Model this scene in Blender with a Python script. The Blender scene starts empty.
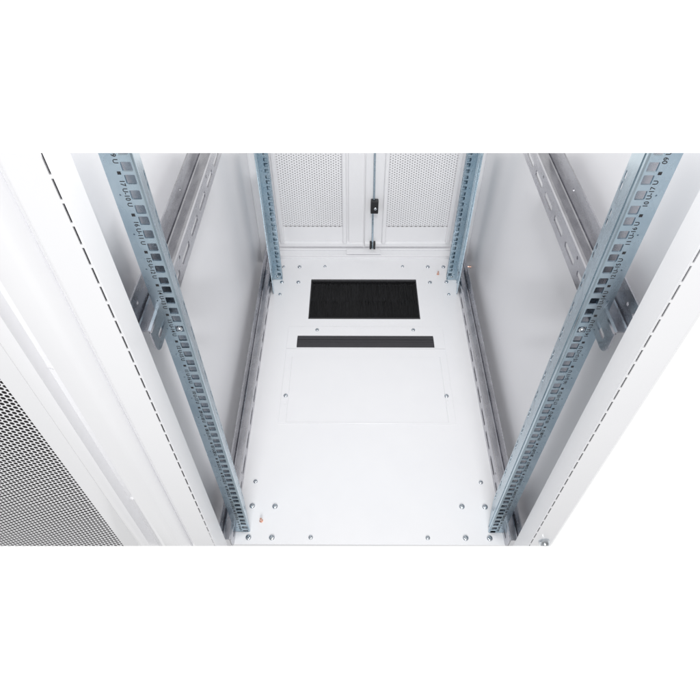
import bpy, bmesh, math, random
from mathutils import Vector, Matrix
random.seed(4)
MM = 0.001
S = bpy.context.scene
COL = S.collection

# ------------------------------------------------------------------ camera
F_PX, PITCH, YAW, ROLL = 561.43, 0.8395, 0.0071, -0.0028
CAM = Vector((-31.98, -452.70, 1031.03))          # millimetres
cyw, syw, cpt, spt = math.cos(YAW), math.sin(YAW), math.cos(PITCH), math.sin(PITCH)
r0 = Vector((cyw, syw, 0)); f0 = Vector((-syw, cyw, 0)); zz = Vector((0, 0, 1))
FWD = f0 * cpt - zz * spt
u0 = f0 * spt + zz * cpt
RIGHT = r0 * math.cos(ROLL) + u0 * math.sin(ROLL)
UP = -r0 * math.sin(ROLL) + u0 * math.cos(ROLL)
cam = bpy.data.objects.new('camera', bpy.data.cameras.new('camera'))
COL.objects.link(cam)
m = Matrix.Identity(4)
for i, v in enumerate((RIGHT, UP, -FWD)):
    for j in range(3):
        m[j][i] = v[j]
m.translation = CAM * MM
cam.matrix_world = m
cam.data.lens = F_PX / 700 * 36
cam.data.sensor_width = 36
cam.data.clip_start = 0.01
cam.data.clip_end = 100
S.camera = cam

# ------------------------------------------------------------------ studio light
w = bpy.data.worlds.new('World'); S.world = w; w.use_nodes = True
# white sweep behind the cabinet, dimmer room behind the photographer and overhead
nt = w.node_tree
bg = nt.nodes['Background']
tc = nt.nodes.new('ShaderNodeTexCoord')
sx = nt.nodes.new('ShaderNodeSeparateXYZ')
nt.links.new(tc.outputs['Generated'], sx.inputs[0])


def ramp(sock, a, b, lo, hi):
    r = nt.nodes.new('ShaderNodeMapRange'); r.interpolation_type = 'SMOOTHSTEP'
    r.inputs['From Min'].default_value = a; r.inputs['From Max'].default_value = b
    r.inputs['To Min'].default_value = lo; r.inputs['To Max'].default_value = hi
    nt.links.new(sock, r.inputs['Value'])
    return r.outputs['Result']


mul = nt.nodes.new('ShaderNodeMath'); mul.operation = 'MULTIPLY'
nt.links.new(ramp(sx.outputs['Y'], -.45, .03, .43, 1.0), mul.inputs[0])
nt.links.new(ramp(sx.outputs['Z'], -.1, .5, 1.0, .55), mul.inputs[1])
bg.inputs['Color'].default_value = (1, 1, 1, 1)
nt.links.new(mul.outputs[0], bg.inputs['Strength'])
S.view_settings.view_transform = 'Standard'
S.view_settings.look = 'None'
S.view_settings.exposure = 0.15
S.view_settings.gamma = 1
S.cycles.max_bounces = 16
S.cycles.diffuse_bounces = 8
S.cycles.glossy_bounces = 6


def lamp(name, loc, target, size, power, color=(1, 1, 1)):
    l = bpy.data.lights.new(name, 'AREA')
    l.shape = 'RECTANGLE'; l.size, l.size_y = size
    l.energy = power; l.color = color
    o = bpy.data.objects.new(name, l); COL.objects.link(o)
    o.location = loc
    d = Vector(target) - Vector(loc)
    o.rotation_euler = d.to_track_quat('-Z', 'Y').to_euler()
    return o


lamp('overhead_softbox', (0.06, 0.10, 1.33), (0.0, 0.3, 0.0), (0.17, 0.17), 5.2)
lamp('front_softbox', (-0.02, -1.5, 1.2), (-0.14, 0.0, 0.4), (0.6, 0.6), 17.5)

# ------------------------------------------------------------------ materials


def mat(name, base, rough, metal=0.0, noise=None, spec=0.5, bump=None, coat=0.0):
    """principled material; noise = (scale xyz, amount, colour b); bump = (scale, strength)"""
    M = bpy.data.materials.new(name); M.use_nodes = True
    nt = M.node_tree; P = nt.nodes['Principled BSDF']
    P.inputs['Base Color'].default_value = (*base, 1)
    P.inputs['Roughness'].default_value = rough
    P.inputs['Metallic'].default_value = metal
    P.inputs['Specular IOR Level'].default_value = spec
    P.inputs['Coat Weight'].default_value = coat
    P.inputs['Coat Roughness'].default_value = 0.12
    tc = nt.nodes.new('ShaderNodeTexCoord')
    if noise:
        sc, lo, hi, rl, rh = noise
        mp = nt.nodes.new('ShaderNodeMapping'); mp.inputs['Scale'].default_value = sc
        nt.links.new(tc.outputs['Object'], mp.inputs['Vector'])
        n = nt.nodes.new('ShaderNodeTexNoise'); n.inputs['Scale'].default_value = 1
        n.inputs['Detail'].default_value = 5; n.inputs['Roughness'].default_value = 0.6
        nt.links.new(mp.outputs['Vector'], n.inputs['Vector'])
        cr = nt.nodes.new('ShaderNodeValToRGB')
        cr.color_ramp.elements[0].position = .3; cr.color_ramp.elements[1].position = .7
        cr.color_ramp.elements[0].color = (*lo, 1); cr.color_ramp.elements[1].color = (*hi, 1)
        nt.links.new(n.outputs['Fac'], cr.inputs['Fac'])
        nt.links.new(cr.outputs['Color'], P.inputs['Base Color'])
        mr = nt.nodes.new('ShaderNodeMapRange')
        mr.inputs['From Min'].default_value = .3; mr.inputs['From Max'].default_value = .7
        mr.inputs['To Min'].default_value = rl; mr.inputs['To Max'].default_value = rh
        nt.links.new(n.outputs['Fac'], mr.inputs['Value'])
        nt.links.new(mr.outputs['Result'], P.inputs['Roughness'])
    if bump:
        n2 = nt.nodes.new('ShaderNodeTexNoise'); n2.inputs['Scale'].default_value = bump[0]
        n2.inputs['Detail'].default_value = 3
        nt.links.new(tc.outputs['Object'], n2.inputs['Vector'])
        b = nt.nodes.new('ShaderNodeBump'); b.inputs['Strength'].default_value = bump[1]
        b.inputs['Distance'].default_value = 0.001
        nt.links.new(n2.outputs['Fac'], b.inputs['Height'])
        nt.links.new(b.outputs['Normal'], P.inputs['Normal'])
    return M


WHITE = mat('white_powder_coat', (.82, .82, .84), .3, noise=((14, 14, 14), (.85, .85, .868), (.865, .865, .88), .22, .25), bump=(1500, .002))
PANEL = mat('panel_powder_coat', (.72, .72, .745), .28, noise=((5, 5, 3), (.82, .82, .845), (.835, .835, .858), .24, .27), bump=(1500, .008))
ZINC = mat('zinc_plated_steel', (.5, .6, .67), .3, 1.0, noise=((45, 45, 30), (.43, .54, .615), (.53, .635, .70), .2, .34), bump=(260, .015))
GALV = mat('galvanised_steel', (.5, .5, .53), .34, 1.0, noise=((70, 22, 70), (.45, .45, .48), (.60, .60, .63), .2, .34), bump=(200, .015))
SCREW = mat('screw_zinc', (.62, .66, .7), .22, 1.0, noise=((300, 300, 300), (.55, .59, .63), (.7, .73, .76), .16, .28))
COPPER = mat('copper', (.78, .5, .4), .25, 1.0, noise=((300, 300, 300), (.74, .45, .36), (.82, .56, .46), .2, .35))
INK = mat('black_print', (.012, .012, .014), .6, noise=((200, 200, 200), (.01, .01, .012), (.02, .02, .024), .5, .7))
BLACK = mat('black_plastic', (.015, .015, .017), .4, noise=((120, 120, 120), (.012, .012, .014), (.022, .022, .025), .32, .5))
BRISTLE = mat('black_bristles', (.006, .006, .007), .4, spec=.2, noise=((900, 20, 20), (.003, .003, .004), (.010, .010, .011), .3, .5))
RUBBER = mat('dark_foam', (.04, .04, .045), .8, noise=((300, 300, 300), (.034, .034, .038), (.052, .05, .056), .7, .9), bump=(500, .2))
GREY_BACKING = mat('grey_added_backing', (.5, .49, .5), .9, noise=((200, 200, 200), (.46, .45, .46), (.54, .53, .54), .85, .95))  # for the sheet added behind the rear perforations
DARK_BACKING = mat('dark_added_backing', (.02, .018, .019), .9, noise=((200, 200, 200), (.016, .014, .015), (.028, .024, .026), .8, .95))  # for the sheet added behind the front door perforations

# ------------------------------------------------------------------ mesh helpers (millimetres)


def plate(bm, O, U, V, outline, holes=(), t=1.5):
    """flat sheet: outline and holes in (u, v) mm; front face on the U x V side, thickness t behind it"""
    O, U, V = Vector(O), Vector(U).normalized(), Vector(V).normalized()
    N = U.cross(V)
    def area(q):
        return abs(sum(q[i][0] * q[(i + 1) % len(q)][1] - q[(i + 1) % len(q)][0] * q[i][1] for i in range(len(q)))) / 2
    want = area(outline) - sum(area(h) for h in holes)
    for sgn, rot in ((1, 0), (-1, 0), (1, .013), (1, .3), (-1, .3), (1, .7), (1, 1.1), (-1, 1.1)):
        tb = bmesh.new()
        ca, sa = math.cos(rot), math.sin(rot)
        orig = []
        for poly in [outline] + list(holes):
            vs = []
            for a, b in poly:
                vs.append(tb.verts.new((sgn * (a * ca - b * sa), a * sa + b * ca, 0)))
                orig.append((a, b, 0))
            for i in range(len(vs)):
                tb.edges.new((vs[i], vs[(i + 1) % len(vs)]))
        bmesh.ops.triangle_fill(tb, edges=tb.edges[:], use_beauty=True, use_dissolve=False, normal=(0, 0, 1))
        got = sum(f.calc_area() for f in tb.faces)
        if abs(got - want) < 1e-3 * want and len(tb.verts) == len(orig):
            break
    else:
        print('FILL FAILED', outline[:2], got, want)
    tb.verts.ensure_lookup_table()
    for v, c in zip(tb.verts, orig):
        v.co = c
    tb.normal_update()
    tb.verts.index_update()
    P = lambda c, d: (O + U * c[0] + V * c[1] - N * d)
    fr = [bm.verts.new(P(v.co, 0)) for v in tb.verts]
    bk = [bm.verts.new(P(v.co, t)) for v in tb.verts]
    for f in tb.faces:
        ids = [v.index for v in f.verts]
        if f.normal.z < 0:
            ids.reverse()
        bm.faces.new([fr[i] for i in ids])
        bm.faces.new([bk[i] for i in reversed(ids)])
    for e in tb.edges:
        if len(e.link_faces) == 1:
            a, b = [v.index for v in e.verts]
            bm.faces.new((fr[a], fr[b], bk[b], bk[a]))
    tb.free()


def rect(u0, v0, u1, v1):
    return [(u0, v0), (u1, v0), (u1, v1), (u0, v1)]


def rrect(cx, cy, w_, h_, r, n=3):
    out = []
    for qx, qy, a0 in ((1, 1, 0), (-1, 1, 90), (-1, -1, 180), (1, -1, 270)):
        for i in range(n + 1):
            a = math.radians(a0 + 90 * i / n)
            out.append((cx + qx * (w_ / 2 - r) + r * math.cos(a), cy + qy * (h_ / 2 - r) + r * math.sin(a)))
    return out


def circ(cx, cy, r, n=12):
    return [(cx + r * math.cos(2 * math.pi * i / n), cy + r * math.sin(2 * math.pi * i / n)) for i in range(n)]


def box(bm, x0, y0, z0, x1, y1, z1):
    vs = [bm.verts.new((x, y, z)) for x in (x0, x1) for y in (y0, y1) for z in (z0, z1)]
    for q in ((0, 1, 3, 2), (4, 6, 7, 5), (0, 4, 5, 1), (2, 3, 7, 6), (0, 2, 6, 4), (1, 5, 7, 3)):
        bm.faces.new([vs[i] for i in q])


def offset_poly(pts, t):
    """offset an open 2-D polyline by t to its left"""
    out = []
    n = len(pts)
    for i in range(n):
        d = []
        if i > 0: d.append((Vector(pts[i]) - Vector(pts[i - 1])).normalized())
        if i < n - 1: d.append((Vector(pts[i + 1]) - Vector(pts[i])).normalized())
        nn = sum(((Vector((-k.y, k.x))) for k in d), Vector((0, 0))).normalized()
        c = nn.dot(Vector((-d[0].y, d[0].x)))
        out.append(tuple(Vector(pts[i]) + nn * (t / max(c, .4))))
    return out


def extrude_profile(bm, pts, t, place, a, b):
    """sheet bent along an open 2-D polyline, thickness t, swept from a to b; place(p, q, s) -> xyz"""
    off = offset_poly(pts, t)
    ring = list(pts) + off[::-1]
    A = [bm.verts.new(place(p[0], p[1], a)) for p in ring]
    B = [bm.verts.new(place(p[0], p[1], b)) for p in ring]
    n = len(ring)
    for i in range(n):
        bm.faces.new((A[i], A[(i + 1) % n], B[(i + 1) % n], B[i]))
    k = len(pts)
    for R in (A, B):
        for i in range(k - 1):
            bm.faces.new((R[i], R[i + 1], R[n - 2 - i], R[n - 1 - i]))


def perf(bm, x0, z0, ncol, nrow, p, d, y, t, sx=1, n=10):
    """perforated sheet facing -y, staggered round holes; x runs by sx from x0"""
    cw = p * .866
    for i in range(ncol):
        for j in range(nrow):
            cx = x0 + sx * (i + .5) * cw
            cz = z0 + (j + .5 + (.5 if i % 2 else 0)) * p
            inner, outer = [], []
            for k in range(n):
                a = 2 * math.pi * (k + .5) / n
                ca, sa = math.cos(a), math.sin(a)
                inner.append((cx + d / 2 * ca, cz + d / 2 * sa))
                q = min(cw / 2 / max(abs(ca), 1e-6), p / 2 / max(abs(sa), 1e-6))
                outer.append((cx + q * ca, cz + q * sa))
            # push the nearest ring point out to each cell corner
            for qx in (-1, 1):
                for qz in (-1, 1):
                    tx, tz = cx + qx * cw / 2, cz + qz * p / 2
                    kk = min(range(n), key=lambda k: (outer[k][0] - tx) ** 2 + (outer[k][1] - tz) ** 2)
                    outer[kk] = (tx, tz)
            O = [bm.verts.new((a, y, b)) for a, b in outer]
            I = [bm.verts.new((a, y, b)) for a, b in inner]
            I2 = [bm.verts.new((a, y + t, b)) for a, b in inner]
            O2 = [bm.verts.new((a, y + t, b)) for a, b in outer]
            for k in range(n):
                k2 = (k + 1) % n
                bm.faces.new((O[k], O[k2], I[k2], I[k]))
                bm.faces.new((I[k], I[k2], I2[k2], I2[k]))
                bm.faces.new((I2[k], I2[k2], O2[k2], O2[k]))


# the photograph shows the cabinet between two sight lines only: the model is a
# section of the cabinet between two flat cutting planes
def cutplane(row):
    d = FWD + UP * ((350 - row) / F_PX)
    n = RIGHT.cross(d).normalized()
    return n
N_TOP, N_BOT = cutplane(153.0), cutplane(546.0)
if N_TOP.dot(UP) < 0: N_TOP = -N_TOP
if N_BOT.dot(UP) > 0: N_BOT = -N_BOT


def section(bm, cap=True):
    for n in (N_TOP, N_BOT):
        r = bmesh.ops.bisect_plane(bm, geom=bm.verts[:] + bm.edges[:] + bm.faces[:], dist=1e-5, plane_co=CAM, plane_no=n, clear_outer=True)
        if cap:
            es = [e for e in r['geom_cut'] if isinstance(e, bmesh.types.BMEdge) and len(e.link_faces) == 1]
            if es:
                bmesh.ops.triangle_fill(bm, edges=es, use_beauty=True, normal=n)


def put(name, bm, material, parent=None, label=None, cut=True, cap=True, smooth=None, origin=None, bevel=0):
    if cut:
        section(bm, cap)
    if len(bm.faces) == 0:
        bm.free(); return None
    bmesh.ops.recalc_face_normals(bm, faces=bm.faces[:])
    if origin is None:
        xs = [v.co for v in bm.verts]
        origin = Vector(((min(c.x for c in xs) + max(c.x for c in xs)) / 2, (min(c.y for c in xs) + max(c.y for c in xs)) / 2, min(c.z for c in xs)))
    origin = Vector(origin)
    for v in bm.verts:
        v.co = (v.co - origin) * MM
    me = bpy.data.meshes.new(name); bm.to_mesh(me); bm.free()
    me.materials.append(material)
    if smooth is not None:
        for p_ in me.polygons: p_.use_smooth = True
        me.set_sharp_from_angle(angle=math.radians(smooth))
    o = bpy.data.objects.new(name, me); COL.objects.link(o)
    o['_o'] = tuple(origin)
    po = Vector((0, 0, 0))
    if parent is not None:
        o.parent = parent
        po = Vector(parent['_o'])
    o.location = (origin - po) * MM
    if label: o['label'] = label
    if bevel:
        b = o.modifiers.new('bevel', 'BEVEL'); b.width = bevel * MM; b.segments = 2; b.limit_method = 'ANGLE'; b.angle_limit = math.radians(50)
        b.harden_normals = False
    return o


FL = 10.0                                          # top of the base plate
cab = bpy.data.objects.new('server_cabinet', None); COL.objects.link(cab)
cab['label'] = 'white steel server cabinet with zinc rack posts, open perforated door and black cable brush'
cab['category'] = 'server cabinet'
cab['_o'] = (0, 370, 0); cab.location = (0, .37, 0)

# ------------------------------------------------------------------ base plate
bm = bmesh.new()
plate(bm, (0, 0, FL), (1, 0, 0), (0, 1, 0), rect(-255, -23.6, 255, 813), [rect(-146.5, 570.5, 141.8, 725.5), rect(-180, 474, 180, 506)], 2)
plate(bm, (0, -23.8, FL - 14), (1, 0, 0), (0, 0, 1), rect(-255, 0, 255, 13.5), (), 1.5)
# turned-up rear lip and turned-down front lip
plate(bm, (0, 813.2, FL - 2), (1, 0, 0), (0, 0, 1), rect(-255, 0, 255, 9), (), 2)
base = put('base_plate', bm, WHITE, cab)


def screw(x, y, z, r=5.2, h=3.0, parent=None, material=SCREW, name='screw', axis='z', washer=False):
    bm = bmesh.new()
    prof = [(r * 1.0, 0), (r * 1.0, h * .35), (r * .86, h * .75), (r * .6, h), (r * .5, h), (r * .36, h * .35), (0.001, h * .3)]
    if washer: prof = [(r * 1.5, 0), (r * 1.5, 1)] + [(a, b + 1) for a, b in prof]
    n = 20
    rings = []
    for k, (a, b) in enumerate(prof):
        rr = []
        for i in range(n):
            an = 2 * math.pi * i / n
            q = a
            if k >= len(prof) - 3:                   # six-lobe drive recess
                q = a * (1 + .16 * math.cos(an * 6))
            c, s_ = q * math.cos(an), q * math.sin(an)
            if axis == 'z': co = (x + c, y + s_, z + b)
            elif axis == '-y': co = (x + c, y - b, z + s_)
            else: co = (x - b * (1 if axis == 'x' else -1), y + c, z + s_)
            rr.append(bm.verts.new(co))
        rings.append(rr)
    for a, b in zip(rings, rings[1:]):
        for i in range(n):
            bm.faces.new((a[i], a[(i + 1) % n], b[(i + 1) % n], b[i]))
    bm.faces.new(rings[-1])
    return put(name, bm, material, parent, smooth=35)


big, small = 5.6, 4.4
for x, y, r in [(-227.5, 106, small), (227, 105.5, small), (-227.5, 53, big), (-183, 52, big), (182, 53, big), (227, 52.5, big),
                (-227, -11, big), (-183, -11, big), (-110, -10.5, small), (110, -10.5, small), (181, -10.5, big), (226, -11, big),
                (-227, 777, small), (-182, 777, big), (-110.5, 779.5, small), (108, 780, small), (179, 778, big), (222.5, 778, big),
                (-226, 712, big), (-181, 712, big), (179, 712, big), (224, 714, big), (-227, 663, small), (225, 664, small)]:
    screw(x, y, FL, r, 3.2 if r > 5 else 2.6, base)


def stud(x, y, z, axis, parent):
    bm = bmesh.new()
    n = 14
    prof = [(3.6, 0), (3.6, 1.2), (2.4, 1.2), (2.4, 9), (1.9, 10), (0.001, 10)]
    rings = []
    for a, b in prof:
        rr = []
        for i in range(n):
            an = 2 * math.pi * i / n
            c, s_ = a * math.cos(an), a * math.sin(an)
            rr.append(bm.verts.new((x + c, y + s_, z + b) if axis == 'z' else (x - b, y + c, z + s_)))
        rings.append(rr)
    for a, b in zip(rings, rings[1:]):
        for i in range(n):
            bm.faces.new((a[i], a[(i + 1) % n], b[(i + 1) % n], b[i]))
    bm.faces.new(rings[-1])
    put('earth_stud', bm, COPPER, parent, label='copper coloured earth stud', smooth=35)


stud(-206.5, 22, FL, 'z', base)
stud(204.5, 747, FL, 'z', base)

# cover plates on the base
Z1 = FL + 1.4
bm = bmesh.new()
plate(bm, (0, 0, Z1), (1, 0, 0), (0, 1, 0), rect(-194.5, 467.6, 194.5, 542), [rect(-169.8, 470.5, 168.7, 510.5)], 1.2)
c1 = put('cover_plate', bm, WHITE, cab, bevel=.4)
screw(-121.5, 529.5, Z1, 4.8, 2.8, c1); screw(120.5, 530, Z1, 4.8, 2.8, c1)
bm = bmesh.new()
plate(bm, (0, 0, Z1), (1, 0, 0), (0, 1, 0), rect(-194.5, 246.3, 194.5, 466.3),
      [rrect(-178, 345, 1.2, 190, .5), rrect(178, 345, 1.2, 190, .5), rrect(-183.5, 303, 4, 12, 1.9), rrect(182.5, 303, 4, 12, 1.9)], 1.2)
c2 = put('cover_plate', bm, WHITE, cab, bevel=.4)
screw(-184, 322, Z1, 5, 2.8, c2); screw(181.5, 322, Z1, 5, 2.8, c2)

# foam-lined slot
bm = bmesh.new()
for a, b, h in ((471.2, 482.8, -.4), (483.6, 490.2, -1.6), (491, 497.6, -1.6), (498.4, 510, -.4)):
    box(bm, -169.4, a, Z1 - 10, 168.3, b, Z1 + h)
put('foam_seal', bm, RUBBER, cab, bevel=.6)

# brush entry
bm = bmesh.new()
box(bm, -146, 571, FL - 14, 141.4, 577, FL - 1)
box(bm, -146, 718, FL - 14, 141.4, 725, FL - 1)
box(bm, -146, 577.2, FL - 14, -143.5, 717.8, FL - 3)
box(bm, 139, 577.2, FL - 14, 141.4, 717.8, FL - 3)
box(bm, -143.4, 577.2, FL - 17, 138.9, 717.8, FL - 15)
br = put('brush_panel', bm, BLACK, cab)
bm = bmesh.new()
for rowy, dirn in ((577.5, 1), (717.5, -1)):
    x = -143
    while x < 138.5:
        L = 74 + random.uniform(-4, 3)
        dx = random.uniform(-2.2, 2.2)
        z0 = FL - 7 + random.uniform(-2.5, 2.5); z1 = z0 - random.uniform(0, 3)
        wd = random.uniform(.35, .75)
        a = Vector((x, rowy, z0)); b = Vector((x + dx, rowy + dirn * L, z1))
        vs = []
        for c in (a, b):
            for k in range(3):
                an = 2 * math.pi * k / 3 + .5
                vs.append(bm.verts.new(c + Vector((wd * math.cos(an), 0, wd * math.sin(an)))))
        for k in range(3):
            bm.faces.new((vs[k], vs[(k + 1) % 3], vs[3 + (k + 1) % 3], vs[3 + k]))
        x += random.uniform(.5, 1.0)
put('bristles', bm, BRISTLE, br, cap=False)

# ------------------------------------------------------------------ rack posts
UB = lambda n: 7.2 + 44.45 * n                     # top of unit n


def post_front(s):
    bm = bmesh.new()
    top = 858
    holes = []
    for n in range(0, 19):
        for dz in (6.35, 22.225, 38.1):
            holes.append(rrect(s * 233.0, UB(n) + dz, 9.6, 9.6, 1.0, 2))
        holes.append(circ(s * 247.2, UB(n) + 22.2, 1.0, 8))
    ou = rect(min(s * 226.5, s * 254), FL + 1, max(s * 226.5, s * 254), top)
    plate(bm, (0, 0, 0), (1, 0, 0), (0, 0, 1), ou, holes, 2)
    # bent corner and first leg of the side flange
    extrude_profile(bm, [(s * 226.5, 0), (s * 225.2, .6), (s * 225, 1.6), (s * 225.6, 5), (s * 228, 11)], 2 * (-1 if s < 0 else 1) * -1,
                    lambda p, q, v: (p, q, v), FL + 1, top)
    U = Vector((s * 15, 50, 0)).normalized()
    L = Vector((s * 15, 50, 0)).length
    hs = []
    for n in range(0, 19):
        for dz in (.5, 12.5):
            hs.append(rrect(L - 11, UB(n) + dz, 8.4, 9.4, 2.2, 3))
    zb = FL + 1
    o2 = [(0, zb), (20, zb), (32, zb + 2), (L - 6, zb + 12), (L, zb + 22), (L, top), (0, top)]
    plate(bm, (s * 228, 11, 0), U, (0, 0, 1), o2, [h for h in hs if min(b for a, b in h) > zb + 24], 1)
    p = put('rack_post', bm, ZINC, cab)
    # backing strip added behind the square holes so they look darker
    bm = bmesh.new()
    plate(bm, (0, 22, 0), (1, 0, 0), (0, 0, 1), rect(min(s * 233, s * 250.5), FL + 1, max(s * 233, s * 250.5), top), (), 1.5)
    put('added_post_backing', bm, GALV, p)
    # unit numbering
    for n in range(1, 19):
        a, b = '%02d' % n, '%02d' % (27 - n)
        txt = (a + ' U-' + b + ' U') if s < 0 else (b + ' U-' + a + ' U')
        cu = bpy.data.curves.new('unit_label', 'FONT')
        cu.body = txt; cu.size = 6.5; cu.offset = 0.06; cu.align_x = 'CENTER'; cu.align_y = 'CENTER'
        cu.extrude = 0.05; cu.space_character = 1.02
        tmp = bpy.data.objects.new('tmp', cu)
        COL.objects.link(tmp)
        bpy.context.view_layer.update()
        me = bpy.data.meshes.new_from_object(tmp.evaluated_get(bpy.context.evaluated_depsgraph_get()))
        COL.objects.unlink(tmp); bpy.data.objects.remove(tmp)
        tb = bmesh.new(); tb.from_mesh(me); bpy.data.meshes.remove(me)
        zc = UB(n - 1) + 23.6
        for v in tb.verts:
            tx, ty, tz = v.co
            if s < 0:                                # reads downwards
                v.co = (-241.6 + ty, -.12 - tz, zc - tx)
            else:                                    # reads upwards
                v.co = (241.6 - ty, -.12 - tz, zc + tx)
        zm = UB(n - 1) + .2
        box(tb, s * 241.6 - 1.6, -.25, zm - 1.5, s * 241.6 + 1.6, -.05, zm + 1.5)
        put('unit_label', tb, INK, p, cap=False)
    screw(s * 233, 1.0, UB(12) + 22.2, 4.0, 3.2, p, axis='-y')
    return p


post_front(-1); post_front(1)


def post_rear(s):
    bm = bmesh.new()
    top, Y = 470, 722.7
    holes = []
    for n in range(0, 10):
        for dz in (6.35, 22.225, 38.1):
            holes.append(rrect(s * 232.6, UB(n) + dz, 9.6, 9.6, 1.0, 2))
        holes.append(circ(s * 243.5, UB(n) + 22.2, 1.4, 8))
    plate(bm, (0, Y, 0), (1, 0, 0), (0, 0, 1), rect(min(s * 225, s * 251), FL + 1, max(s * 225, s * 251), top), [h for h in holes if min(b for a, b in h) > FL + 2], 2)
    extrude_profile(bm, [(s * 251, Y), (s * 254, Y - 1), (s * 254, Y - 8), (s * 252.5, Y - 14)], -2 * s, lambda p, q, v: (p, q, v), FL + 1, top)
    plate(bm, (0, Y + 12, 0), (1, 0, 0), (0, 0, 1), rect(min(s * 226, s * 249), FL + 1, max(s * 226, s * 249), top), (), 1.5)  # plate added behind the square holes to darken them
    hs = []
    for n in range(0, 10):
        for dz in (.5, 12.5):
            hs.append(rrect(30, UB(n) + dz, 4.6, 7.2, 2.2, 3))
    zb = FL + 1
    plate(bm, (s * 252.5, Y - 14, 0), (-s * 8, -48, 0), (0, 0, 1), [(0, zb), (44, zb), (49, zb + 8), (49, top), (0, top)], [h for h in hs if min(b for a, b in h) > zb + 3], 2)
    p = put('rack_post', bm, ZINC, cab)
    screw(s * 238, Y - .2, FL + 12, 3.4, 2.6, p, axis='-y')
    return p


post_rear(-1); post_rear(1)

# ------------------------------------------------------------------ depth rails
def rail(s, z0, y0, y1):
    bm = bmesh.new()
    X, H, ST = 252.0, 37.0, 15.0
    U = Vector((0, 1, 0)); V = Vector((0, 0, 1))
    slots = []
    y = y0 + 24
    first = True
    while y + 50 < y1 - 10:
        if first:
            slots.append(rrect(y + 2, z0 + 15, 22, 7, 3.4, 4)); y += 62; first = False
            continue
        slots.append(rrect(y + 22, z0 + 15, 44, 8.4, 4.1, 5))
        y += 60
    for yy in (y0 + 140, y0 + 330, y0 + 520):
        slots.append(circ(yy + 2, z0 + 28, 2.4, 10))
    a = y0
    ou = [(y0 + 16, z0)] + [(y0 + 16 - 16 * math.sin(math.radians(k)), z0 + 16 - 16 * math.cos(math.radians(k))) for k in range(15, 91, 15)] + [(y0, z0 + H), (y1, z0 + H), (y1, z0)]
    plate(bm, (s * X, 0, 0), U if s < 0 else -U, V, ou if s < 0 else [(-p, q) for p, q in ou],
          slots if s < 0 else [[(-p, q) for p, q in h] for h in slots], 2)
    # bend, ledge, upper flange
    extrude_profile(bm, [(s * X, z0 + H), (s * (X + .7), z0 + H + 1.6), (s * (X + 2.4), z0 + H + 2.2), (s * (X + ST - 2), z0 + H + 2.2), (s * (X + ST), z0 + H + 3.8)],
                    -2 * s * -1, lambda p, q, v: (p, v, q), y0, y1)
    up = [(y0 - 6, z0 + H + 3.8), (y1, z0 + H + 3.8), (y1, z0 + 72), (y0 - 6, z0 + 72)]
    hs = []
    for yy in (y0 + 8, y0 + 26, y0 + 120, y0 + 250, y0 + 400, y0 + 560):
        hs.append(circ(yy, z0 + 58, 2.6, 10))
    plate(bm, (s * (X + ST), 0, 0), U if s < 0 else -U, V, up if s < 0 else [(-p, q) for p, q in up], hs if s < 0 else [[(-p, q) for p, q in h] for h in hs], 2)
    r = put('depth_rail', bm, GALV, cab)
    return r


for s in (-1, 1):
    rail(s, 551.5, -32, 770)
    rail(s, FL, -32, 795)

# ------------------------------------------------------------------ side panels and uprights
for s in (-1, 1):
    bm = bmesh.new()
    ou = rect(-36, FL - 4, 806, 860)
    plate(bm, (s * 288, 0, 0), (0, 1, 0) if s < 0 else (0, -1, 0), (0, 0, 1), ou if s < 0 else [(-a, b) for a, b in ou], (), 1.5)
    pn = put('side_panel', bm, PANEL, cab)
    if s > 0:
        stud(288, 737, 45, 'x', pn)

for s in (-1, 1):
    bm = bmesh.new()
    # inner flange A-B
    ou = rect(-74.5, FL, -40, 900)
    plate(bm, (s * 256.5, 0, 0), (0, 1, 0) if s < 0 else (0, -1, 0), (0, 0, 1), ou if s < 0 else [(-a, b) for a, b in ou], (), 1.5)
    # front face with the perforated bend line
    slots = []
    z = 20.0
    k0 = 785.0 if s < 0 else 680.4
    base_z = k0 - 21.6 * 60
    while base_z < 20: base_z += 21.6
    z = base_z
    while z + 19 < 900:
        slots.append(rect(s * 258.2 - .95, z, s * 258.2 + .95, z + 18.2) if True else None)
        z += 21.6
    plate(bm, (0, -76, 0), (1, 0, 0), (0, 0, 1), rect(min(s * 256.8, s * 290), FL, max(s * 256.8, s * 290), 900), slots, 1.5)
    # rolled outer edge, outer side, back
    extrude_profile(bm, [(s * 290, -76), (s * 291.5, -75.6), (s * 293, -74.4), (s * 298, -70.5), (s * 299.6, -68.4), (s * 300, -65), (s * 300, -40), (s * 258, -38.6)], -1.5 * s * -1, lambda p, q, v: (p, q, v), FL, 900)
    up = put('front_upright', bm, WHITE, cab)
    if s > 0:
        screw(276.5, -76, 153, 8.6, 10, up, axis='-y', name='bolt')

# bottom frame under everything
bm = bmesh.new()
box(bm, -298, -36, -50, 298, 846, -20)
put('bottom_frame', bm, WHITE, cab)
# rear uprights and sill
for s in (-1, 1):
    bm = bmesh.new()
    extrude_profile(bm, [(s * 288, 796), (s * 284, 800), (s * 269, 800), (s * 267.5, 801.5), (s * 267.5, 846), (s * 296, 846)], 1.5 * s, lambda p, q, v: (p, q, v), FL, 470)
    put('rear_upright', bm, WHITE, cab)
bm = bmesh.new()
box(bm, -267, 816, FL - 6, 267, 845, 20)
box(bm, -267, 838, 20.2, 267, 845, 25)
box(bm, -267, 856, FL - 6, 267, 870, 40)
sill = put('rear_sill', bm, WHITE, cab, bevel=1.5)
bm = bmesh.new()
box(bm, -50, 817, 23.5, 47, 837, 26)
box(bm, -46, 828, 20.2, 43, 836, 23.3)
put('strike_plate', bm, WHITE, sill, bevel=.4)

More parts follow.
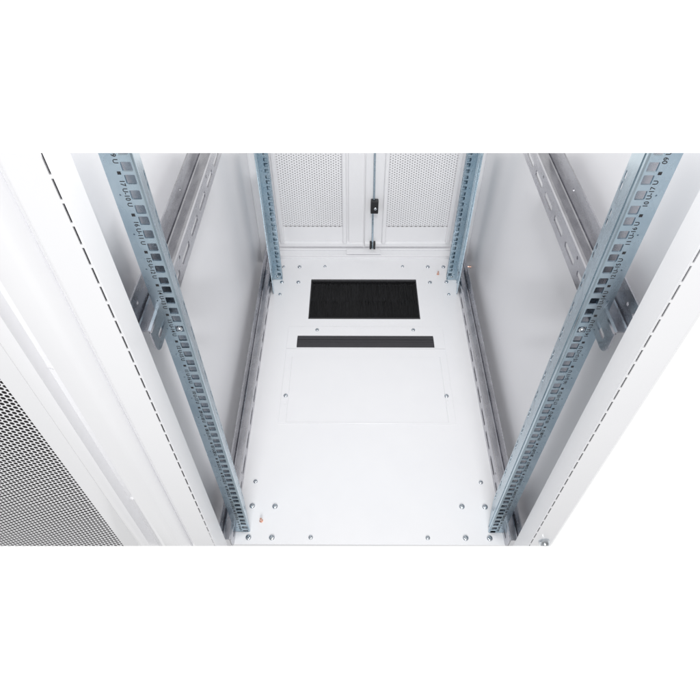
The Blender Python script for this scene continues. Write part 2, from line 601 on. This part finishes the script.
# ------------------------------------------------------------------ rear doors
P7 = 7.2
CW = P7 * .866


def rear_door(x0, x1, px0, px1, hinge_left):
    bm = bmesh.new()
    Y = 852.0
    # bottom border and side borders of flat sheet
    zt = 92.0
    plate(bm, (0, Y, 0), (1, 0, 0), (0, 0, 1), rect(x0, 28, x1, zt), (), 1.5)
    plate(bm, (0, Y, 0), (1, 0, 0), (0, 0, 1), rect(x0, zt, px0, 480), (), 1.5)
    plate(bm, (0, Y, 0), (1, 0, 0), (0, 0, 1), rect(px1, zt, x1, 480), (), 1.5)
    # folded rims standing towards the inside
    def rim(cx, wd, dep, z0):
        extrude_profile(bm, [(cx - wd / 2, Y - .2), (cx - wd / 2, Y - dep + 1.5), (cx - wd / 2 + 1.5, Y - dep), (cx + wd / 2 - 1.5, Y - dep), (cx + wd / 2, Y - dep + 1.5), (cx + wd / 2, Y - .2)], -1.2,
                        lambda p, q, v: (p, q, v), z0, 480)
    rim(px0 - 5, 9, 10, 44)
    rim(px1 + 5, 9, 10, 44)
    extrude_profile(bm, [(30, Y - .2), (30, Y - 6), (31, Y - 7), (40.5, Y - 7), (42, Y - 5.5), (43, Y - .2)], 1.2, lambda p, q, v: (v, q, p), x0 + 1, x1 - 1)
    d = put('rear_door', bm, WHITE, cab)
    bm = bmesh.new()
    n = int((px1 - px0) / CW) + 1
    perf(bm, px0 - .5, zt - 1, n, 54, P7, 3.1, Y + 2.0, 1.0)
    put('perforated_sheet', bm, WHITE, d, cap=False)
    bm = bmesh.new()
    box(bm, px0 - 4, Y + 6, 60, px1 + 4, Y + 10, 480)
    put('added_backing', bm, GREY_BACKING, d)  # invented backing, sets the tone seen through the rear holes
    return d


rear_door(-262, -1.2, -228, -60, True)
rd = rear_door(1.2, 262, 60, 232, False)
# centre overlap strip of the left leaf
bm = bmesh.new()
plate(bm, (0, 857, 0), (1, 0, 0), (0, 0, 1), rect(-14, 30, 14, 480), (), 1.5)
extrude_profile(bm, [(-44, 850), (-43, 846), (-4, 846), (-3, 843), (-1.5, 843), (-1.5, 850)], 1.2, lambda p, q, v: (p, q, v), 30, 480)
put('overlap_strip', bm, WHITE, [o for o in cab.children if o.name == 'rear_door'][0])
# lock case, rods, guide on the right leaf
bm = bmesh.new()
box(bm, 15.5, 836, 146, 36, 850, 185)
put('lock_case', bm, BLACK, rd, bevel=1.5)
screw(28, 836, 162, 4.2, 2, rd, axis='-y')


def tube(bm, pts, r, n=10):
    prev = None
    for i, c in enumerate(pts):
        c = Vector(c)
        ring = [bm.verts.new(c + Vector((r * math.cos(2 * math.pi * k / n), r * math.sin(2 * math.pi * k / n), 0))) for k in range(n)]
        if prev:
            for k in range(n):
                bm.faces.new((prev[k], prev[(k + 1) % n], ring[(k + 1) % n], ring[k]))
        else:
            bm.faces.new(ring)
        prev = ring
    bm.faces.new(prev)


bm = bmesh.new(); tube(bm, [(24, 843, 186), (20, 843, 470)], 2.6)
put('lock_rod', bm, ZINC, rd, smooth=40)
bm = bmesh.new(); tube(bm, [(24, 843, 20), (22, 843, 145)], 2.6)
put('lock_rod', bm, ZINC, rd, smooth=40)
bm = bmesh.new()
box(bm, 16, 838, 25.4, 21, 850, 46); box(bm, 27, 838, 25.4, 32, 850, 46)
box(bm, 16, 846, 34, 32, 850, 40)
put('rod_guide', bm, BLACK, rd, bevel=.6)

# ------------------------------------------------------------------ front door, swung fully open on the left
bm = bmesh.new()
prof = [(-300.8, -60), (-301.5, -69), (-303, -72), (-309, -79.5), (-313, -82), (-317, -82.5), (-334, -82), (-339, -80.5), (-345, -73), (-352, -58), (-357, -55), (-368, -55), (-371, -70), (-376, -72.5), (-384, -72.5), (-387, -70.5), (-388.5, -69), (-415, -69)]
extrude_profile(bm, prof, 1.5, lambda p, q, v: (p, q, v), -10, 900)
fd = put('front_door', bm, WHITE, cab, smooth=28)
bm = bmesh.new()
perf(bm, -414.6, 40, 46, 76, P7, 5.9, -68.5, 0.5, sx=-1, n=12)
put('perforated_sheet', bm, WHITE, fd, cap=False)
bm = bmesh.new()
box(bm, -700, -58, 30, -406, -50, 600)
put('added_backing', bm, DARK_BACKING, fd)  # invented backing, stands in for the darkness inside the door holes
for z in (255, 560):
    screw(-362.5, -55.2, z, 3.6, 3.2, fd, material=WHITE, axis='-y')

for o in bpy.data.objects:
    if '_o' in o: del o['_o']
